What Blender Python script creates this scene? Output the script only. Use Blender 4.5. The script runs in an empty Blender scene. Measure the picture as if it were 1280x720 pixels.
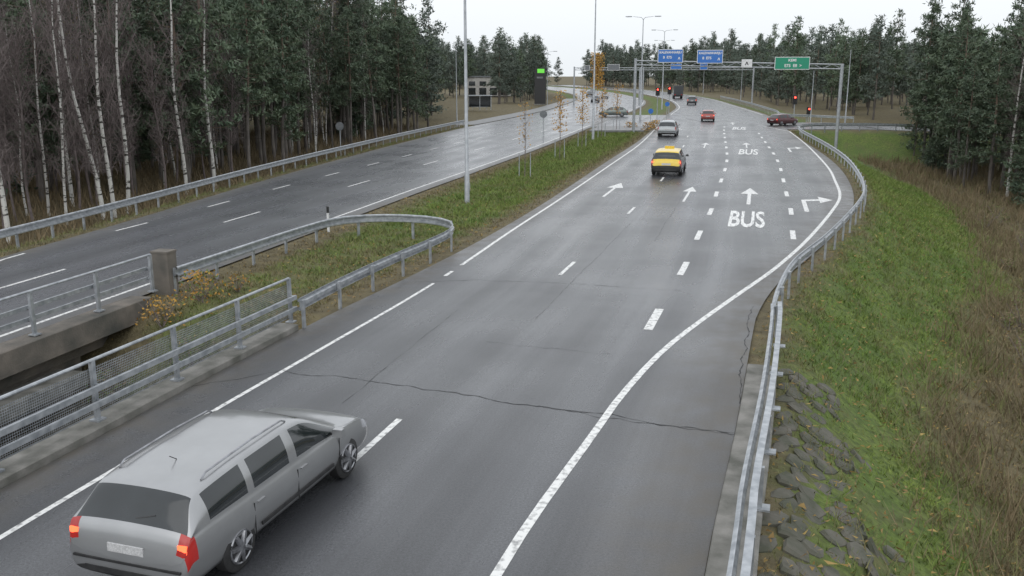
import bpy, math, random
import numpy as np
from mathutils import Vector, Matrix
rnd=random.Random(7); R=np.random.RandomState(11)
S=bpy.context.scene
COL=S.collection
# ---------------------------------------------------------------- camera
cam=bpy.data.cameras.new('camera');co=bpy.data.objects.new('camera',cam);COL.objects.link(co)
co.location=(0,0,6);co.rotation_euler=(math.radians(90-13.29),0,0)
cam.sensor_width=36;cam.lens=31.78;cam.clip_end=4000;cam.clip_start=.1
S.camera=co
S.view_settings.view_transform='Standard';S.view_settings.look='None';S.view_settings.exposure=0
# ---------------------------------------------------------------- light
W=bpy.data.worlds.new('World');S.world=W;W.use_nodes=True
nt=W.node_tree;nt.nodes.clear()
o=nt.nodes.new('ShaderNodeOutputWorld');bg=nt.nodes.new('ShaderNodeBackground')
sky=nt.nodes.new('ShaderNodeTexSky');sky.sky_type='NISHITA';sky.sun_disc=False
sky.sun_elevation=math.radians(35);sky.sun_rotation=math.radians(200);sky.dust_density=4;sky.air_density=1
hs=nt.nodes.new('ShaderNodeHueSaturation');hs.inputs['Saturation'].default_value=.12
tc=nt.nodes.new('ShaderNodeTexCoord');sx=nt.nodes.new('ShaderNodeSeparateXYZ')
rp=nt.nodes.new('ShaderNodeValToRGB')
rp.color_ramp.elements[0].position=0;rp.color_ramp.elements[0].color=(.82,.86,.89,1)
rp.color_ramp.elements[1].position=1;rp.color_ramp.elements[1].color=(1.06,1.10,1.16,1)
e=rp.color_ramp.elements.new(.12);e.color=(.90,.94,.98,1)
vm=nt.nodes.new('ShaderNodeVectorMath');vm.operation='SCALE';vm.inputs['Scale'].default_value=9.8
mx=nt.nodes.new('ShaderNodeMix');mx.data_type='RGBA';mx.inputs[0].default_value=.85
L=nt.links.new
L(tc.outputs['Generated'],sx.inputs[0]);L(sx.outputs['Z'],rp.inputs[0]);L(rp.outputs[0],vm.inputs[0])
L(sky.outputs[0],hs.inputs['Color']);L(hs.outputs[0],mx.inputs[6]);L(vm.outputs[0],mx.inputs[7])
L(mx.outputs[2],bg.inputs['Color']);bg.inputs['Strength'].default_value=.126;L(bg.outputs[0],o.inputs[0])
sl=bpy.data.lights.new('sun','SUN');sl.energy=.5;sl.angle=math.radians(60);sl.color=(1,.98,.95)
so=bpy.data.objects.new('sun',sl);COL.objects.link(so)
so.rotation_euler=(math.radians(50),0,math.radians(-20))
# ---------------------------------------------------------------- materials
def newmat(name):
    m=bpy.data.materials.new(name);m.use_nodes=True
    return m,m.node_tree,m.node_tree.nodes['Principled BSDF']
def c4(c): return (c[0],c[1],c[2],1)
def pmat(name,c1,c2=None,scale=3.,rough=.6,metal=0.,bump=0.,bscale=30.,coat=0.,detail=5.,lo=.35,hi=.65,spec=.5,coord='Object',objrand=0.,emit=None,es=1.,stretch=(1,1,1)):
    m,t,b=newmat(name);N=t.nodes.new;l=t.links.new
    b.inputs['Base Color'].default_value=c4(c1);b.inputs['Roughness'].default_value=rough
    b.inputs['Metallic'].default_value=metal;b.inputs['Coat Weight'].default_value=coat
    b.inputs['Coat Roughness'].default_value=.08
    b.inputs['Specular IOR Level'].default_value=spec
    tx=N('ShaderNodeTexCoord');mp=N('ShaderNodeMapping');mp.inputs['Scale'].default_value=stretch
    l(tx.outputs[coord],mp.inputs[0])
    if c2 is not None:
        n=N('ShaderNodeTexNoise');n.inputs['Scale'].default_value=scale;n.inputs['Detail'].default_value=detail
        r=N('ShaderNodeMapRange');r.inputs[1].default_value=lo;r.inputs[2].default_value=hi
        x=N('ShaderNodeMix');x.data_type='RGBA';x.inputs[6].default_value=c4(c1);x.inputs[7].default_value=c4(c2)
        l(mp.outputs[0],n.inputs['Vector']);l(n.outputs[0],r.inputs[0]);l(r.outputs[0],x.inputs[0])
        src=x.outputs[2]
        if objrand>0:
            oi=N('ShaderNodeObjectInfo');h=N('ShaderNodeHueSaturation');mr=N('ShaderNodeMapRange')
            mr.inputs[3].default_value=1-objrand;mr.inputs[4].default_value=1+objrand
            l(oi.outputs['Random'],mr.inputs[0]);l(mr.outputs[0],h.inputs['Value']);l(src,h.inputs['Color']);src=h.outputs[0]
        l(src,b.inputs['Base Color'])
    if bump>0:
        n2=N('ShaderNodeTexNoise');n2.inputs['Scale'].default_value=bscale;n2.inputs['Detail'].default_value=4
        bp=N('ShaderNodeBump');bp.inputs['Strength'].default_value=bump;bp.inputs['Distance'].default_value=.02
        l(mp.outputs[0],n2.inputs['Vector']);l(n2.outputs[0],bp.inputs['Height']);l(bp.outputs[0],b.inputs['Normal'])
    if emit:
        b.inputs['Emission Color'].default_value=c4(emit);b.inputs['Emission Strength'].default_value=es
    return m
def asphalt_mat(name,tint=1.0):
    m,t,b=newmat(name);N=t.nodes.new;l=t.links.new
    uv=N('ShaderNodeUVMap');uv.uv_map='UVMap';tx=N('ShaderNodeTexCoord')
    sp=N('ShaderNodeSeparateXYZ');l(uv.outputs[0],sp.inputs[0])
    def math_(op,a,bb=None,cl=False):
        n=N('ShaderNodeMath');n.operation=op;n.use_clamp=cl
        for i,v in enumerate((a,bb)):
            if v is None: continue
            if isinstance(v,(int,float)): n.inputs[i].default_value=v
            else: l(v,n.inputs[i])
        return n.outputs[0]
    def noise(vec,sc,det=4,scale=None,lo=0,hi=1):
        if scale:
            mp=N('ShaderNodeMapping');mp.inputs['Scale'].default_value=scale;l(vec,mp.inputs[0]);vec=mp.outputs[0]
        n=N('ShaderNodeTexNoise');n.inputs['Scale'].default_value=sc;n.inputs['Detail'].default_value=det;l(vec,n.inputs['Vector'])
        r=N('ShaderNodeMapRange');r.inputs[1].default_value=lo;r.inputs[2].default_value=hi;l(n.outputs[0],r.inputs[0])
        return r.outputs[0]
    co_=math_('COSINE',math_('MULTIPLY',sp.outputs[0],2*math.pi/1.8))
    track=math_('SUBTRACT',.5,math_('MULTIPLY',co_,.5))
    streak=noise(uv.outputs[0],1.,5,(1.6,.05,1),.3,.7)
    streak2=noise(uv.outputs[0],1.,3,(7,.12,1),.3,.7)
    patch=noise(tx.outputs['Object'],.22,5,None,.35,.65)
    fine=noise(tx.outputs['Object'],28,3,None,.3,.7)
    fine2=noise(tx.outputs['Object'],90,2,None,.3,.7)
    tr=math_('MULTIPLY',track,math_('ADD',math_('MULTIPLY',streak,.6),.4))
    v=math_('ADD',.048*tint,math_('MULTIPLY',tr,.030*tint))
    v=math_('ADD',v,math_('MULTIPLY',patch,.016))
    v=math_('ADD',v,math_('MULTIPLY',streak2,.014))
    v=math_('MULTIPLY',v,math_('ADD',.60,math_('MULTIPLY',fine,.55)))
    v=math_('MULTIPLY',v,math_('ADD',.6,math_('MULTIPLY',fine2,.8)))
    cc=N('ShaderNodeCombineColor');l(math_('MULTIPLY',v,.97),cc.inputs[0]);l(v,cc.inputs[1]);l(math_('MULTIPLY',v,1.08),cc.inputs[2])
    at=N('ShaderNodeAttribute');at.attribute_name='dirt'
    dn=noise(tx.outputs['Object'],1.7,6,None,.25,.65)
    df=math_('MULTIPLY',math_('MULTIPLY',at.outputs['Fac'],dn,True),.8)
    mx=N('ShaderNodeMix');mx.data_type='RGBA';l(df,mx.inputs[0]);l(cc.outputs[0],mx.inputs[6]);mx.inputs[7].default_value=(.115,.102,.082,1)
    l(mx.outputs[2],b.inputs['Base Color'])
    rr=math_('SUBTRACT',.40,math_('MULTIPLY',tr,.08))
    rr=math_('SUBTRACT',rr,math_('MULTIPLY',patch,.12))
    rr=math_('SUBTRACT',rr,math_('MULTIPLY',streak,.06))
    rr=math_('ADD',rr,math_('MULTIPLY',df,.3))
    l(rr,b.inputs['Roughness'])
    b.inputs['Specular IOR Level'].default_value=.62
    bp=N('ShaderNodeBump');bp.inputs['Strength'].default_value=.16;bp.inputs['Distance'].default_value=.01
    l(fine2,bp.inputs['Height']);l(bp.outputs[0],b.inputs['Normal'])
    return m
M={}
M['asphalt']=asphalt_mat('wet_asphalt')
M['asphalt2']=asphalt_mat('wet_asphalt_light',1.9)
M['paint']=pmat('road_paint',(.74,.74,.72),(.24,.24,.24),9,.4,lo=.48,hi=.70,bump=.2,bscale=90)
M['steel']=pmat('galvanised_steel',(.44,.46,.48),(.27,.29,.31),6,.42,.45,bump=.05)
M['steel2']=pmat('galvanised_pole',(.42,.44,.46),(.32,.34,.36),4,.5,.3)
M['concrete']=pmat('concrete',(.25,.24,.22),(.10,.10,.085),2.5,.8,bump=.4,bscale=25,lo=.3,hi=.7)
M['concrete_d']=pmat('concrete_weathered',(.19,.165,.14),(.07,.07,.062),1.5,.85,bump=.4,bscale=20,lo=.3,hi=.7)
M['black']=pmat('black_plastic',(.015,.015,.016),(.03,.03,.03),8,.5)
M['crack']=pmat('joint_tar',(.014,.014,.014),(.04,.04,.04),8,.7)
M['rubber']=pmat('tyre_rubber',(.02,.02,.02),(.035,.035,.035),12,.8)
M['rim']=pmat('alloy_rim',(.36,.37,.39),(.22,.22,.23),10,.35,.8)
M['glass']=pmat('car_glass',(.012,.016,.018),(.02,.025,.028),2,.06,coat=.5)
M['tail']=pmat('tail_light_lens',(.28,.01,.01),(.2,.01,.01),8,.2,coat=.6)
M['tail_lit']=pmat('tail_light_lit',(.28,.012,.01),(.2,.01,.01),8,.2,coat=.5,emit=(1,.03,.015),es=.12)
M['bulb']=pmat('tail_light_bulb',(.7,.1,.05),(.6,.08,.04),8,.2,emit=(1,.12,.04),es=2.6)
M['lamp']=pmat('headlight_lens',(.5,.52,.55),(.3,.3,.32),8,.1,coat=.6)
M['plate']=pmat('number_plate',(.6,.6,.6),(.4,.4,.4),60,.5)
M['red']=pmat('red_signal',(.6,.02,.02),(.5,.02,.02),8,.3,emit=(1,.05,.03),es=8.)
M['blue']=pmat('blue_sign',(.03,.15,.50),(.035,.16,.47),5,.4)
M['green']=pmat('green_sign',(.01,.26,.15),(.012,.24,.14),5,.4)
M['white']=pmat('white_sign',(.75,.76,.76),(.6,.6,.6),5,.5)
M['wall']=pmat('light_render_wall',(.45,.44,.42),(.36,.35,.33),1.5,.8)
M['greybk']=pmat('sign_back',(.18,.19,.2),(.13,.14,.15),5,.5,.3)
M['yellow']=pmat('taxi_yellow',(.72,.50,.02),(.65,.45,.02),5,.3,coat=.6)
M['screen']=pmat('green_display',(.1,.5,.05),(.08,.4,.04),30,.4,emit=(.25,1,.1),es=.4)
M['bark']=pmat('pine_bark',(.15,.132,.118),(.075,.068,.062),4,.9,bump=.5,bscale=12,stretch=(1,1,.3),objrand=.3)
M['bark2']=pmat('pine_bark_upper',(.18,.13,.095),(.11,.088,.07),4,.9,objrand=.2)
M['birch']=pmat('birch_bark',(.50,.49,.46),(.05,.045,.04),2.2,.8,lo=.54,hi=.6,stretch=(1,1,3.0))
M['twig']=pmat('birch_twig',(.19,.155,.15),(.12,.10,.095),3,.9)
M['needle']=pmat('pine_needles',(.066,.098,.062),(.105,.138,.082),.7,.6,objrand=.35,spec=.4)
M['needle_s']=pmat('spruce_needles',(.045,.072,.048),(.07,.098,.058),.8,.7,objrand=.3,spec=.3)
M['needle_haze']=pmat('hazed_pine_needles',(.100,.128,.106),(.135,.158,.126),.5,.8,objrand=.2,spec=.2)  # aerial haze of far trees put into the needle colour: lighter, greyer green
M['leaf_y']=pmat('autumn_leaves',(.42,.24,.03),(.30,.15,.03),4,.7)
M['leaf_g']=pmat('thin_autumn_leaves',(.24,.20,.07),(.15,.14,.05),1,.7,objrand=.3)
M['leaf_f']=pmat('fallen_leaf',(.34,.24,.07),(.16,.09,.03),1,.7)
M['brush']=pmat('dry_brush',(.215,.160,.090),(.115,.095,.055),.8,.9,lo=.3,hi=.7)
M['brush_g']=pmat('green_shrub',(.08,.13,.025),(.13,.14,.035),1.5,.8)
M['stone']=pmat('paving_stone',(.135,.125,.105),(.055,.062,.04),2.2,.9,bump=.6,bscale=14,lo=.3,hi=.7)
def grass_mat(name,bright=1.):
    m,t,b=newmat(name);N=t.nodes.new;l=t.links.new
    tx=N('ShaderNodeTexCoord')
    def nz(s,d,lo,hi):
        n=N('ShaderNodeTexNoise');n.inputs['Scale'].default_value=s;n.inputs['Detail'].default_value=d;l(tx.outputs['Object'],n.inputs['Vector'])
        r=N('ShaderNodeMapRange');r.inputs[1].default_value=lo;r.inputs[2].default_value=hi;l(n.outputs[0],r.inputs[0]);return r.outputs[0]
    def mixc(f,a,bb):
        x=N('ShaderNodeMix');x.data_type='RGBA'
        l(f,x.inputs[0])
        for i,v in ((6,a),(7,bb)):
            if isinstance(v,tuple): x.inputs[i].default_value=c4(tuple(q*bright for q in v))
            else: l(v,x.inputs[i])
        return x.outputs[2]
    at=N('ShaderNodeAttribute');at.attribute_name='dry'
    a1=mixc(nz(.5,6,.35,.65),(.112,.182,.038),(.185,.240,.055))
    a2=mixc(nz(7,4,.35,.65),a1,(.080,.115,.030))
    dryc=mixc(nz(2.5,6,.3,.7),(.200,.168,.092),(.110,.092,.055))
    mm=N('ShaderNodeMath');mm.operation='MULTIPLY_ADD';l(nz(.9,6,.3,.75),mm.inputs[0]);mm.inputs[1].default_value=.85;mm.use_clamp=True
    ad=N('ShaderNodeMath');ad.operation='MULTIPLY_ADD';l(at.outputs['Fac'],ad.inputs[0]);ad.inputs[1].default_value=1.4;ad.inputs[2].default_value=-.38
    l(ad.outputs[0],mm.inputs[2])
    a3=mixc(mm.outputs[0],a2,dryc)
    l(a3,b.inputs['Base Color']);b.inputs['Roughness'].default_value=.85;b.inputs['Specular IOR Level'].default_value=.25
    n=N('ShaderNodeTexNoise');n.inputs['Scale'].default_value=14;n.inputs['Detail'].default_value=5;l(tx.outputs['Object'],n.inputs['Vector'])
    bp=N('ShaderNodeBump');bp.inputs['Strength'].default_value=.8;bp.inputs['Distance'].default_value=.06;l(n.outputs[0],bp.inputs['Height']);l(bp.outputs[0],b.inputs['Normal'])
    return m
M['ground']=grass_mat('ground_grass',.8);M['grass']=grass_mat('grass_blades',1.25)
# ---------------------------------------------------------------- mesh helpers
def obj(name,verts,faces,mats,midx=None,parent=None,smooth=False,loc=(0,0,0),rot=(0,0,0)):
    me=bpy.data.meshes.new(name);me.from_pydata([tuple(v) for v in verts],[],faces)
    for m in (mats if isinstance(mats,(list,tuple)) else [mats]): me.materials.append(M[m] if isinstance(m,str) else m)
    if midx is not None: me.polygons.foreach_set('material_index',midx)
    if smooth: me.polygons.foreach_set('use_smooth',[True]*len(me.polygons))
    me.update()
    ob=bpy.data.objects.new(name,me);COL.objects.link(ob);ob.location=loc;ob.rotation_euler=rot
    if parent: ob.parent=parent
    return ob
def empty(name,loc=(0,0,0),rz=0.):
    e=bpy.data.objects.new(name,None);COL.objects.link(e);e.location=loc;e.rotation_euler=(0,0,rz);e.empty_display_size=.2;return e
class MB:
    def __init__(s): s.v=[];s.f=[];s.m=[]
    def add(s,v,f,m=0):
        k=len(s.v);s.v+=[tuple(q) for q in v];s.f+=[tuple(i+k for i in g) for g in f];s.m+=[m]*len(f)
    def box(s,c,d,m=0,rz=0.,taper=1.):
        x,y,z=d[0]/2,d[1]/2,d[2]/2;vs=[]
        for sz in(-1,1):
            k=taper if sz>0 else 1
            for a,b in((-1,-1),(1,-1),(1,1),(-1,1)):
                px,py=a*x*k,b*y*k
                vs.append((c[0]+px*math.cos(rz)-py*math.sin(rz),c[1]+px*math.sin(rz)+py*math.cos(rz),c[2]+sz*z))
        s.add(vs,[(3,2,1,0),(4,5,6,7),(0,1,5,4),(1,2,6,5),(2,3,7,6),(3,0,4,7)],m)
    def tube(s,pts,rs,m=0,n=8,cap=True):
        pts=[Vector(p) for p in pts]
        if not isinstance(rs,(list,tuple)): rs=[rs]*len(pts)
        vs=[];up0=Vector((0,0,1))
        for i,p in enumerate(pts):
            t=(pts[min(i+1,len(pts)-1)]-pts[max(i-1,0)]).normalized()
            up=up0 if abs(t.z)<.9 else Vector((0,1,0))
            a=t.cross(up).normalized();b=a.cross(t)
            for k in range(n):
                an=2*math.pi*k/n;vs.append(p+(a*math.cos(an)+b*math.sin(an))*rs[i])
        f=[(i*n+k,i*n+(k+1)%n,(i+1)*n+(k+1)%n,(i+1)*n+k) for i in range(len(pts)-1) for k in range(n)]
        if cap: f+=[tuple(range(n))[::-1],tuple((len(pts)-1)*n+k for k in range(n))]
        s.add(vs,f,m)
    def sweep(s,path,prof,m=0,closed=True):
        P=[Vector(p) for p in path];vs=[];n=len(prof)
        for i,p in enumerate(P):
            t=(P[min(i+1,len(P)-1)]-P[max(i-1,0)]);t.z=0;t.normalize();r=Vector((t.y,-t.x,0))
            for a,b in prof: vs.append(p+r*a+Vector((0,0,b)))
        f=[]
        for i in range(len(P)-1):
            for k in range(n if closed else n-1):
                f.append((i*n+k,i*n+(k+1)%n,(i+1)*n+(k+1)%n,(i+1)*n+k))
        if closed: f+=[tuple(range(n)),tuple((len(P)-1)*n+k for k in range(n))[::-1]]
        s.add(vs,f,m)
    def make(s,name,mats,parent=None,smooth=False,loc=(0,0,0),rz=0.):
        ob=obj(name,s.v,s.f,mats,s.m,parent,smooth,loc,(0,0,rz))
        if smooth:
            try: ob.data.set_sharp_from_angle(angle=math.radians(35))
            except Exception: pass
        return ob
def resample(pts,step,smooth=True):
    P=np.array(pts,float)
    if smooth and len(P)>2:
        Q=[]
        n=len(P)
        for i in range(n-1):
            p0=P[max(i-1,0)];p1=P[i];p2=P[i+1];p3=P[min(i+2,n-1)]
            for t in np.linspace(0,1,12,endpoint=False):
                Q.append(.5*((2*p1)+(-p0+p2)*t+(2*p0-5*p1+4*p2-p3)*t*t+(-p0+3*p1-3*p2+p3)*t**3))
        Q.append(P[-1]);P=np.array(Q)
    d=np.r_[0,np.cumsum(np.linalg.norm(np.diff(P,axis=0),axis=1))]
    k=max(2,int(d[-1]/step)+1);s=np.linspace(0,d[-1],k)
    return np.stack([np.interp(s,d,P[:,j]) for j in range(P.shape[1])],1)
# ---------------------------------------------------------------- layout (metres)
def fn(pts):
    Q=resample([(p[1],p[0]) for p in pts],.8);return lambda y:np.interp(y,Q[:,0],Q[:,1])
RCl=fn([(-15.5,-15),(-7.6,12.4),(-6.6,16),(-4.9,21.75),(-3.1,27),(-1.4,32.35),(.6,39.5),(2.75,48),(7.0,65.5),(11.3,82.8),(15.6,102),(18.6,116),(24,142),(32,180),(39,240),(41,320),(36,420),(20,540)])
RCr=fn([(-5.2,-15),(-.85,0),(1.97,8.75),(2.7,11.1),(3.95,14.94),(5.7,20.6),(6.4,22.7),(7.9,26.1),(10.4,30.6),(13.9,37.4),(16.3,42.9),(18.8,50.1),(21.7,60.2),(24.5,72.4),(27.9,89.5),(30,99),(33,112),(36,125),(39.5,145),(44,180),(51,240),(54,320),(50,420),(34,540)])
RAIL=[(-4.8,-15),(-.45,0),(2.37,8.75),(3.1,11.1),(4.4,14.94),(6.15,20.6),(6.9,22.7),(8.35,26.1),(10.85,30.6),(14.3,37.4),(16.75,42.9),(19.2,50.1),(22.1,60.2),(24.9,72.4),(28.3,89.5),(30.6,97.5),(33.5,101),(40,102),(70,102),(120,103)]
LCl=fn([(-27,-15),(-19.5,15),(-18.4,22),(-17.5,28),(-16.1,38),(-14.5,52),(-12.6,65.5),(-9.3,86),(-5,109),(0,130),(8,170),(17,240),(18,320),(9,420),(-15,540)])
LCr=fn([(-20,-15),(-11.4,20),(-8.75,30.8),(-6.5,40.2),(-4.4,49),(-1.7,59.7),(3.4,80.8),(10.8,114),(15.5,134),(22.5,165),(29,200),(33,240),(34,320),(28,420),(8,540)])
L1=fn([(-9.9,0),(-6.81,10.95),(-5.59,15.2),(-4.3,19.4),(-2.26,26.2),(0,35.3),(2.37,44.5),(6.43,60.8),(11.34,80.9),(16.3,104),(19,116)])
L2=fn([(-3.2,0),(-.2,10.0),(.73,12.7),(1.36,14.4),(2.17,16.6),(3.41,19.4),(4.85,22.05),(6.62,25.1),(8.41,28.2),(11.0,33.2),(14.3,40.2),(16.6,45.6),(18.6,52),(21.3,61.5),(26.0,80.8),(30.0,99)])
D1=fn([(-1.2,6),(3.7,22.4),(5.57,28.5),(7.32,34.8),(9.08,40.9),(10.75,47.3),(12.35,53.3),(14.75,62.5),(17.1,72.5),(22.7,98),(25.5,110)])
DX,DY=.276,.961
def srd(x,y): return x*DX+y*DY
def zx(x,y):
    return -.03*np.clip(x-40,0,60)*np.clip((y-85)/12,0,1)*np.clip((175-y)/40,0,1)
def poly_dist(px,py,poly):
    P=np.array(poly,float);Q=np.roll(P,-1,0);best=np.full(px.shape,1e9);ins=np.zeros(px.shape,bool)
    for (ax,ay),(bx,by) in zip(P,Q):
        dx,dy=bx-ax,by-ay;LL=dx*dx+dy*dy+1e-12
        t=np.clip(((px-ax)*dx+(py-ay)*dy)/LL,0,1)
        best=np.minimum(best,(px-ax-t*dx)**2+(py-ay-t*dy)**2)
        cond=((ay>py)!=(by>py))
        xi=ax+(py-ay)*dx/(dy if abs(dy)>1e-9 else 1e-9)
        ins^=(cond&(px<xi))
    d=np.sqrt(best);d[ins]=0;return d
ys=np.r_[np.arange(-15,140,4.),np.arange(140,541,16.)]
HULL=[(float(RCr(y)),y) for y in ys]+[(float(LCl(y)),y) for y in ys[::-1]]
CROSS=[(29,102.5),(220,103.5),(220,119),(34,118)]
RCP=[(float(RCr(y)),y) for y in ys]+[(float(RCl(y)),y) for y in ys[::-1]]
LCP=[(float(LCr(y)),y) for y in ys]+[(float(LCl(y)),y) for y in ys[::-1]]
rng=np.random.RandomState(3)
K=rng.uniform(-1,1,(14,2));PH=rng.uniform(0,6.28,14)
def bumps(x,y,amp=1.):
    z=0
    for i in range(14):
        f=.15*1.35**i;z=z+np.sin((K[i,0]*x+K[i,1]*y)*f+PH[i])/(1.25**i)
    return z*amp*.25
def ground_z(x,y,full=False):
    x=np.asarray(x,float);y=np.asarray(y,float)
    dh=np.minimum(poly_dist(x,y,HULL),poly_dist(x,y,CROSS))
    dr=np.minimum(np.minimum(poly_dist(x,y,RCP),poly_dist(x,y,LCP)),poly_dist(x,y,CROSS))
    right=(x-.27*y)>2
    far=np.clip((y-125)/30,0,1)
    lim=np.where(right,4.2*(1-far)+.8*far,1.1*(1-far)+.2*far)
    drop=np.clip(.55*(dh-.95),0,None)
    drop=lim*(1-np.exp(-drop/lim*1.25))
    z=-.05-drop+bumps(x,y)*np.clip((dh-1.5)/5,0,1)*.35
    med=(dh<=0)&(dr>0)
    z=np.where(med,-.05-.10*np.clip(dr-.4,0,2.2)+bumps(x*3,y*3)*.12*np.clip(dr-.5,0,1),z)
    z=z+zx(x,y)
    s=srd(x,y)
    s0=np.where(right|(x>RCr(np.clip(y,-15,500))-.5),10.3,20.0)
    under=np.clip(-(s0-s)*.8,-4.9,0)
    z=np.where((s<s0)&(s>-25),np.minimum(z,under-.05),z)
    return (z,dh,dr) if full else z
# ---------------------------------------------------------------- ground sheet
gx=np.unique(np.r_[-1500,-900,-500,-300,-200,-150,-120,-100,np.arange(-90,-30,4),np.arange(-30,45,.5),np.arange(45,80,2.),np.arange(80,200,10),250,350,500,900,1500].astype(float))
gy=np.unique(np.r_[-300,-150,-80,-50,np.arange(-30,5,3.),np.arange(5,60,.5),np.arange(60,145,1.),np.arange(145,300,6),np.arange(300,560,20),700,900,1300,2000,3000].astype(float))
X,Y=np.meshgrid(gx,gy);Z,DH,DR=ground_z(X.ravel(),Y.ravel(),True)
nx,ny=len(gx),len(gy)
vv=np.stack([X.ravel(),Y.ravel(),Z],1)
ii=np.arange(nx*ny).reshape(ny,nx)
ff=np.stack([ii[:-1,:-1].ravel(),ii[:-1,1:].ravel(),ii[1:,1:].ravel(),ii[1:,:-1].ravel()],1)
def dryness(x,y,dh,dr):
    right=(x-.27*y)>2
    edge=np.clip(1-(dr-.2)/1.5,0,1)*.8
    e=np.where(right,np.clip((dh-2.6-np.clip((y-10)/11,0,4.0)-.6*np.sin(y*.55))/2.,0,1),np.clip((dh-1.5)/2.5,0,1))
    medn=np.where((dh<=0),np.clip((42-y)/16,0,1)*.32+.10,-.06+.25*np.clip((16-y)/6,0,1))
    return np.clip(np.maximum(edge,e)+medn,0,1)
g=obj('ground',vv,[tuple(map(int,q)) for q in ff],['ground'],smooth=True)
a=g.data.attributes.new('dry','FLOAT','POINT');a.data.foreach_set('value',dryness(X.ravel(),Y.ravel(),DH,DR).astype(np.float32))
# ---------------------------------------------------------------- road sheets
def road(name,fl,fr,y0,y1,step,nl,z,mat,ufn=None,edge=True,wr=1.3):
    yy=np.arange(y0,y1+.01,step);V=[];UV=[];D=[]
    for y in yy:
        a,b=float(fl(y)),float(fr(y));u0=float(ufn(y)) if ufn else a
        for k in range(nl+1):
            t=k/nl
            x=a+(b-a)*t;V.append((x,y,z+float(zx(x,y))));UV.append(((x-u0)*.963,y*1.03))
            d0=max(0,1-(x-a)*.96/1.2)**1.2;d1=max(0,1-(b-x)*.96/wr)**1.0;D.append(max(d0,d1) if edge else 0)
    n=nl+1;F=[(i*n+k,i*n+k+1,(i+1)*n+k+1,(i+1)*n+k) for i in range(len(yy)-1) for k in range(nl)]
    ob=obj(name,V,F,[mat])
    uvl=ob.data.uv_layers.new(name='UVMap')
    li=np.zeros(len(ob.data.loops),int);ob.data.loops.foreach_get('vertex_index',li)
    uvl.data.foreach_set('uv',np.array(UV)[li].ravel())
    at=ob.data.attributes.new('dirt','FLOAT','POINT');at.data.foreach_set('value',D)
    return ob
road('main_road',RCl,RCr,-15,540,1.,44,0,'asphalt',L1,wr=2.0)
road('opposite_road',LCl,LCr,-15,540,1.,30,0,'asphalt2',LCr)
road('side_road',lambda y:28,lambda y:220,103,118.5,1.5,60,-.006,'asphalt',edge=False)
road('junction_pavement',lambda y:float(LCr(y))-1,lambda y:float(RCl(y))+1,108,140,2.,12,-.005,'asphalt2',edge=False)
M['paving']=pmat('sidewalk_paving',(.20,.20,.20),(.14,.14,.14),2,.5)
road('sidewalk',lambda y:float(LCl(y))-3.2,lambda y:float(LCl(y))-.2,112,235,3.,4,.03,M['paving'],edge=False)
mb=MB();isl=[(float(LCr(y))+.9,y) for y in (99,101,104,106.8)]+[(11.8,108)]+[(float(RCl(y))-.7,y) for y in (107.5,105,102,99)]
n=len(isl);mb.add([(p[0],p[1],-.08) for p in isl]+[(p[0],p[1],.13) for p in isl],[tuple(range(n,2*n))[::-1]]+[(i,(i+1)%n,n+(i+1)%n,n+i) for i in range(n)])
mb.make('traffic_island',[M['paving']])
# ---------------------------------------------------------------- markings
def line(mb,f,y0,y1,w,z=.004,off=0.,step=1.):
    yy=np.arange(y0,y1+1e-6,min(step,(y1-y0)/2));V=[]
    for y in yy:
        x=float(f(y))+off;dx=(float(f(y+.3))-float(f(y-.3)))/.6;l=math.hypot(dx,1);nx_,ny_=1/l,-dx/l
        V+=[(x-nx_*w/2,y-ny_*w/2,z),(x+nx_*w/2,y+ny_*w/2,z)]
    mb.add(V,[(2*i,2*i+1,2*i+3,2*i+2) for i in range(len(yy)-1)])
mb=MB()
line(mb,L1,2,26.2,.10);line(mb,L1,28.6,116,.12)
line(mb,L1,27.0,27.7,.12);line(mb,L2,2,99,.14)
line(mb,L2,99,112,.12)
mb.make('edge_line',['paint'])
mb=MB()
for k in range(15): line(mb,D1,21.1+6.12*k-.1,23.9+6.12*k,.22 if k<1 else .2)
for k in range(11): line(mb,D1,33.3+6.12*k,36.0+6.12*k,.2,off=3.62)
mb.make('bus_lane_line',['paint'])
mb=MB()
D3=fn([(-4.6,6),(-2.3,14.2),(1.78,28.2),(5.47,40.9),(8.75,52.9),(13.4,72.4),(19,98)])
for k in range(8): line(mb,D3,(13.2 if k==0 else 14.2+12.55*k-.5+.9),15.2 if k==0 else 14.2+12.55*k+2.9,.12)
LB=fn([(-16.95,30),(-15.5,35.7),(-14.1,42.1),(-12.7,49),(-11.25,55.4),(-9.58,62.5),(-7.9,69.5),(-4,86),(3.5,112)])
for k in range(12): line(mb,LB,28.6+6.6*k,31.5+6.6*k,.12)
LB2=fn([(-17.5,14),(-14.5,26.5),(-11.67,38.8),(-8.6,51.3),(-2.6,76),(6.5,112)])
for k in range(7): line(mb,LB2,25+12.3*k,28+12.3*k,.12)
mb.make('lane_line',['paint'])
mb=MB();line(mb,LCr,0,112,.12,off=-.75);line(mb,LCr,140,420,.13,off=-.6);line(mb,RCl,140,420,.13,off=.6);line(mb,RCr,140,420,.13,off=-.6)
mb.make('opposite_edge_line',['paint'])
def marking(name,shapes,x,y,ang):
    mb=MB();c_,s_=math.cos(-ang),math.sin(-ang)
    for sh in shapes:
        V=[(x+px*c_-py*s_,y+px*s_+py*c_,.005) for px,py in sh];mb.add(V,[tuple(range(len(sh)))])
    return mb.make(name,['paint'])
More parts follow.
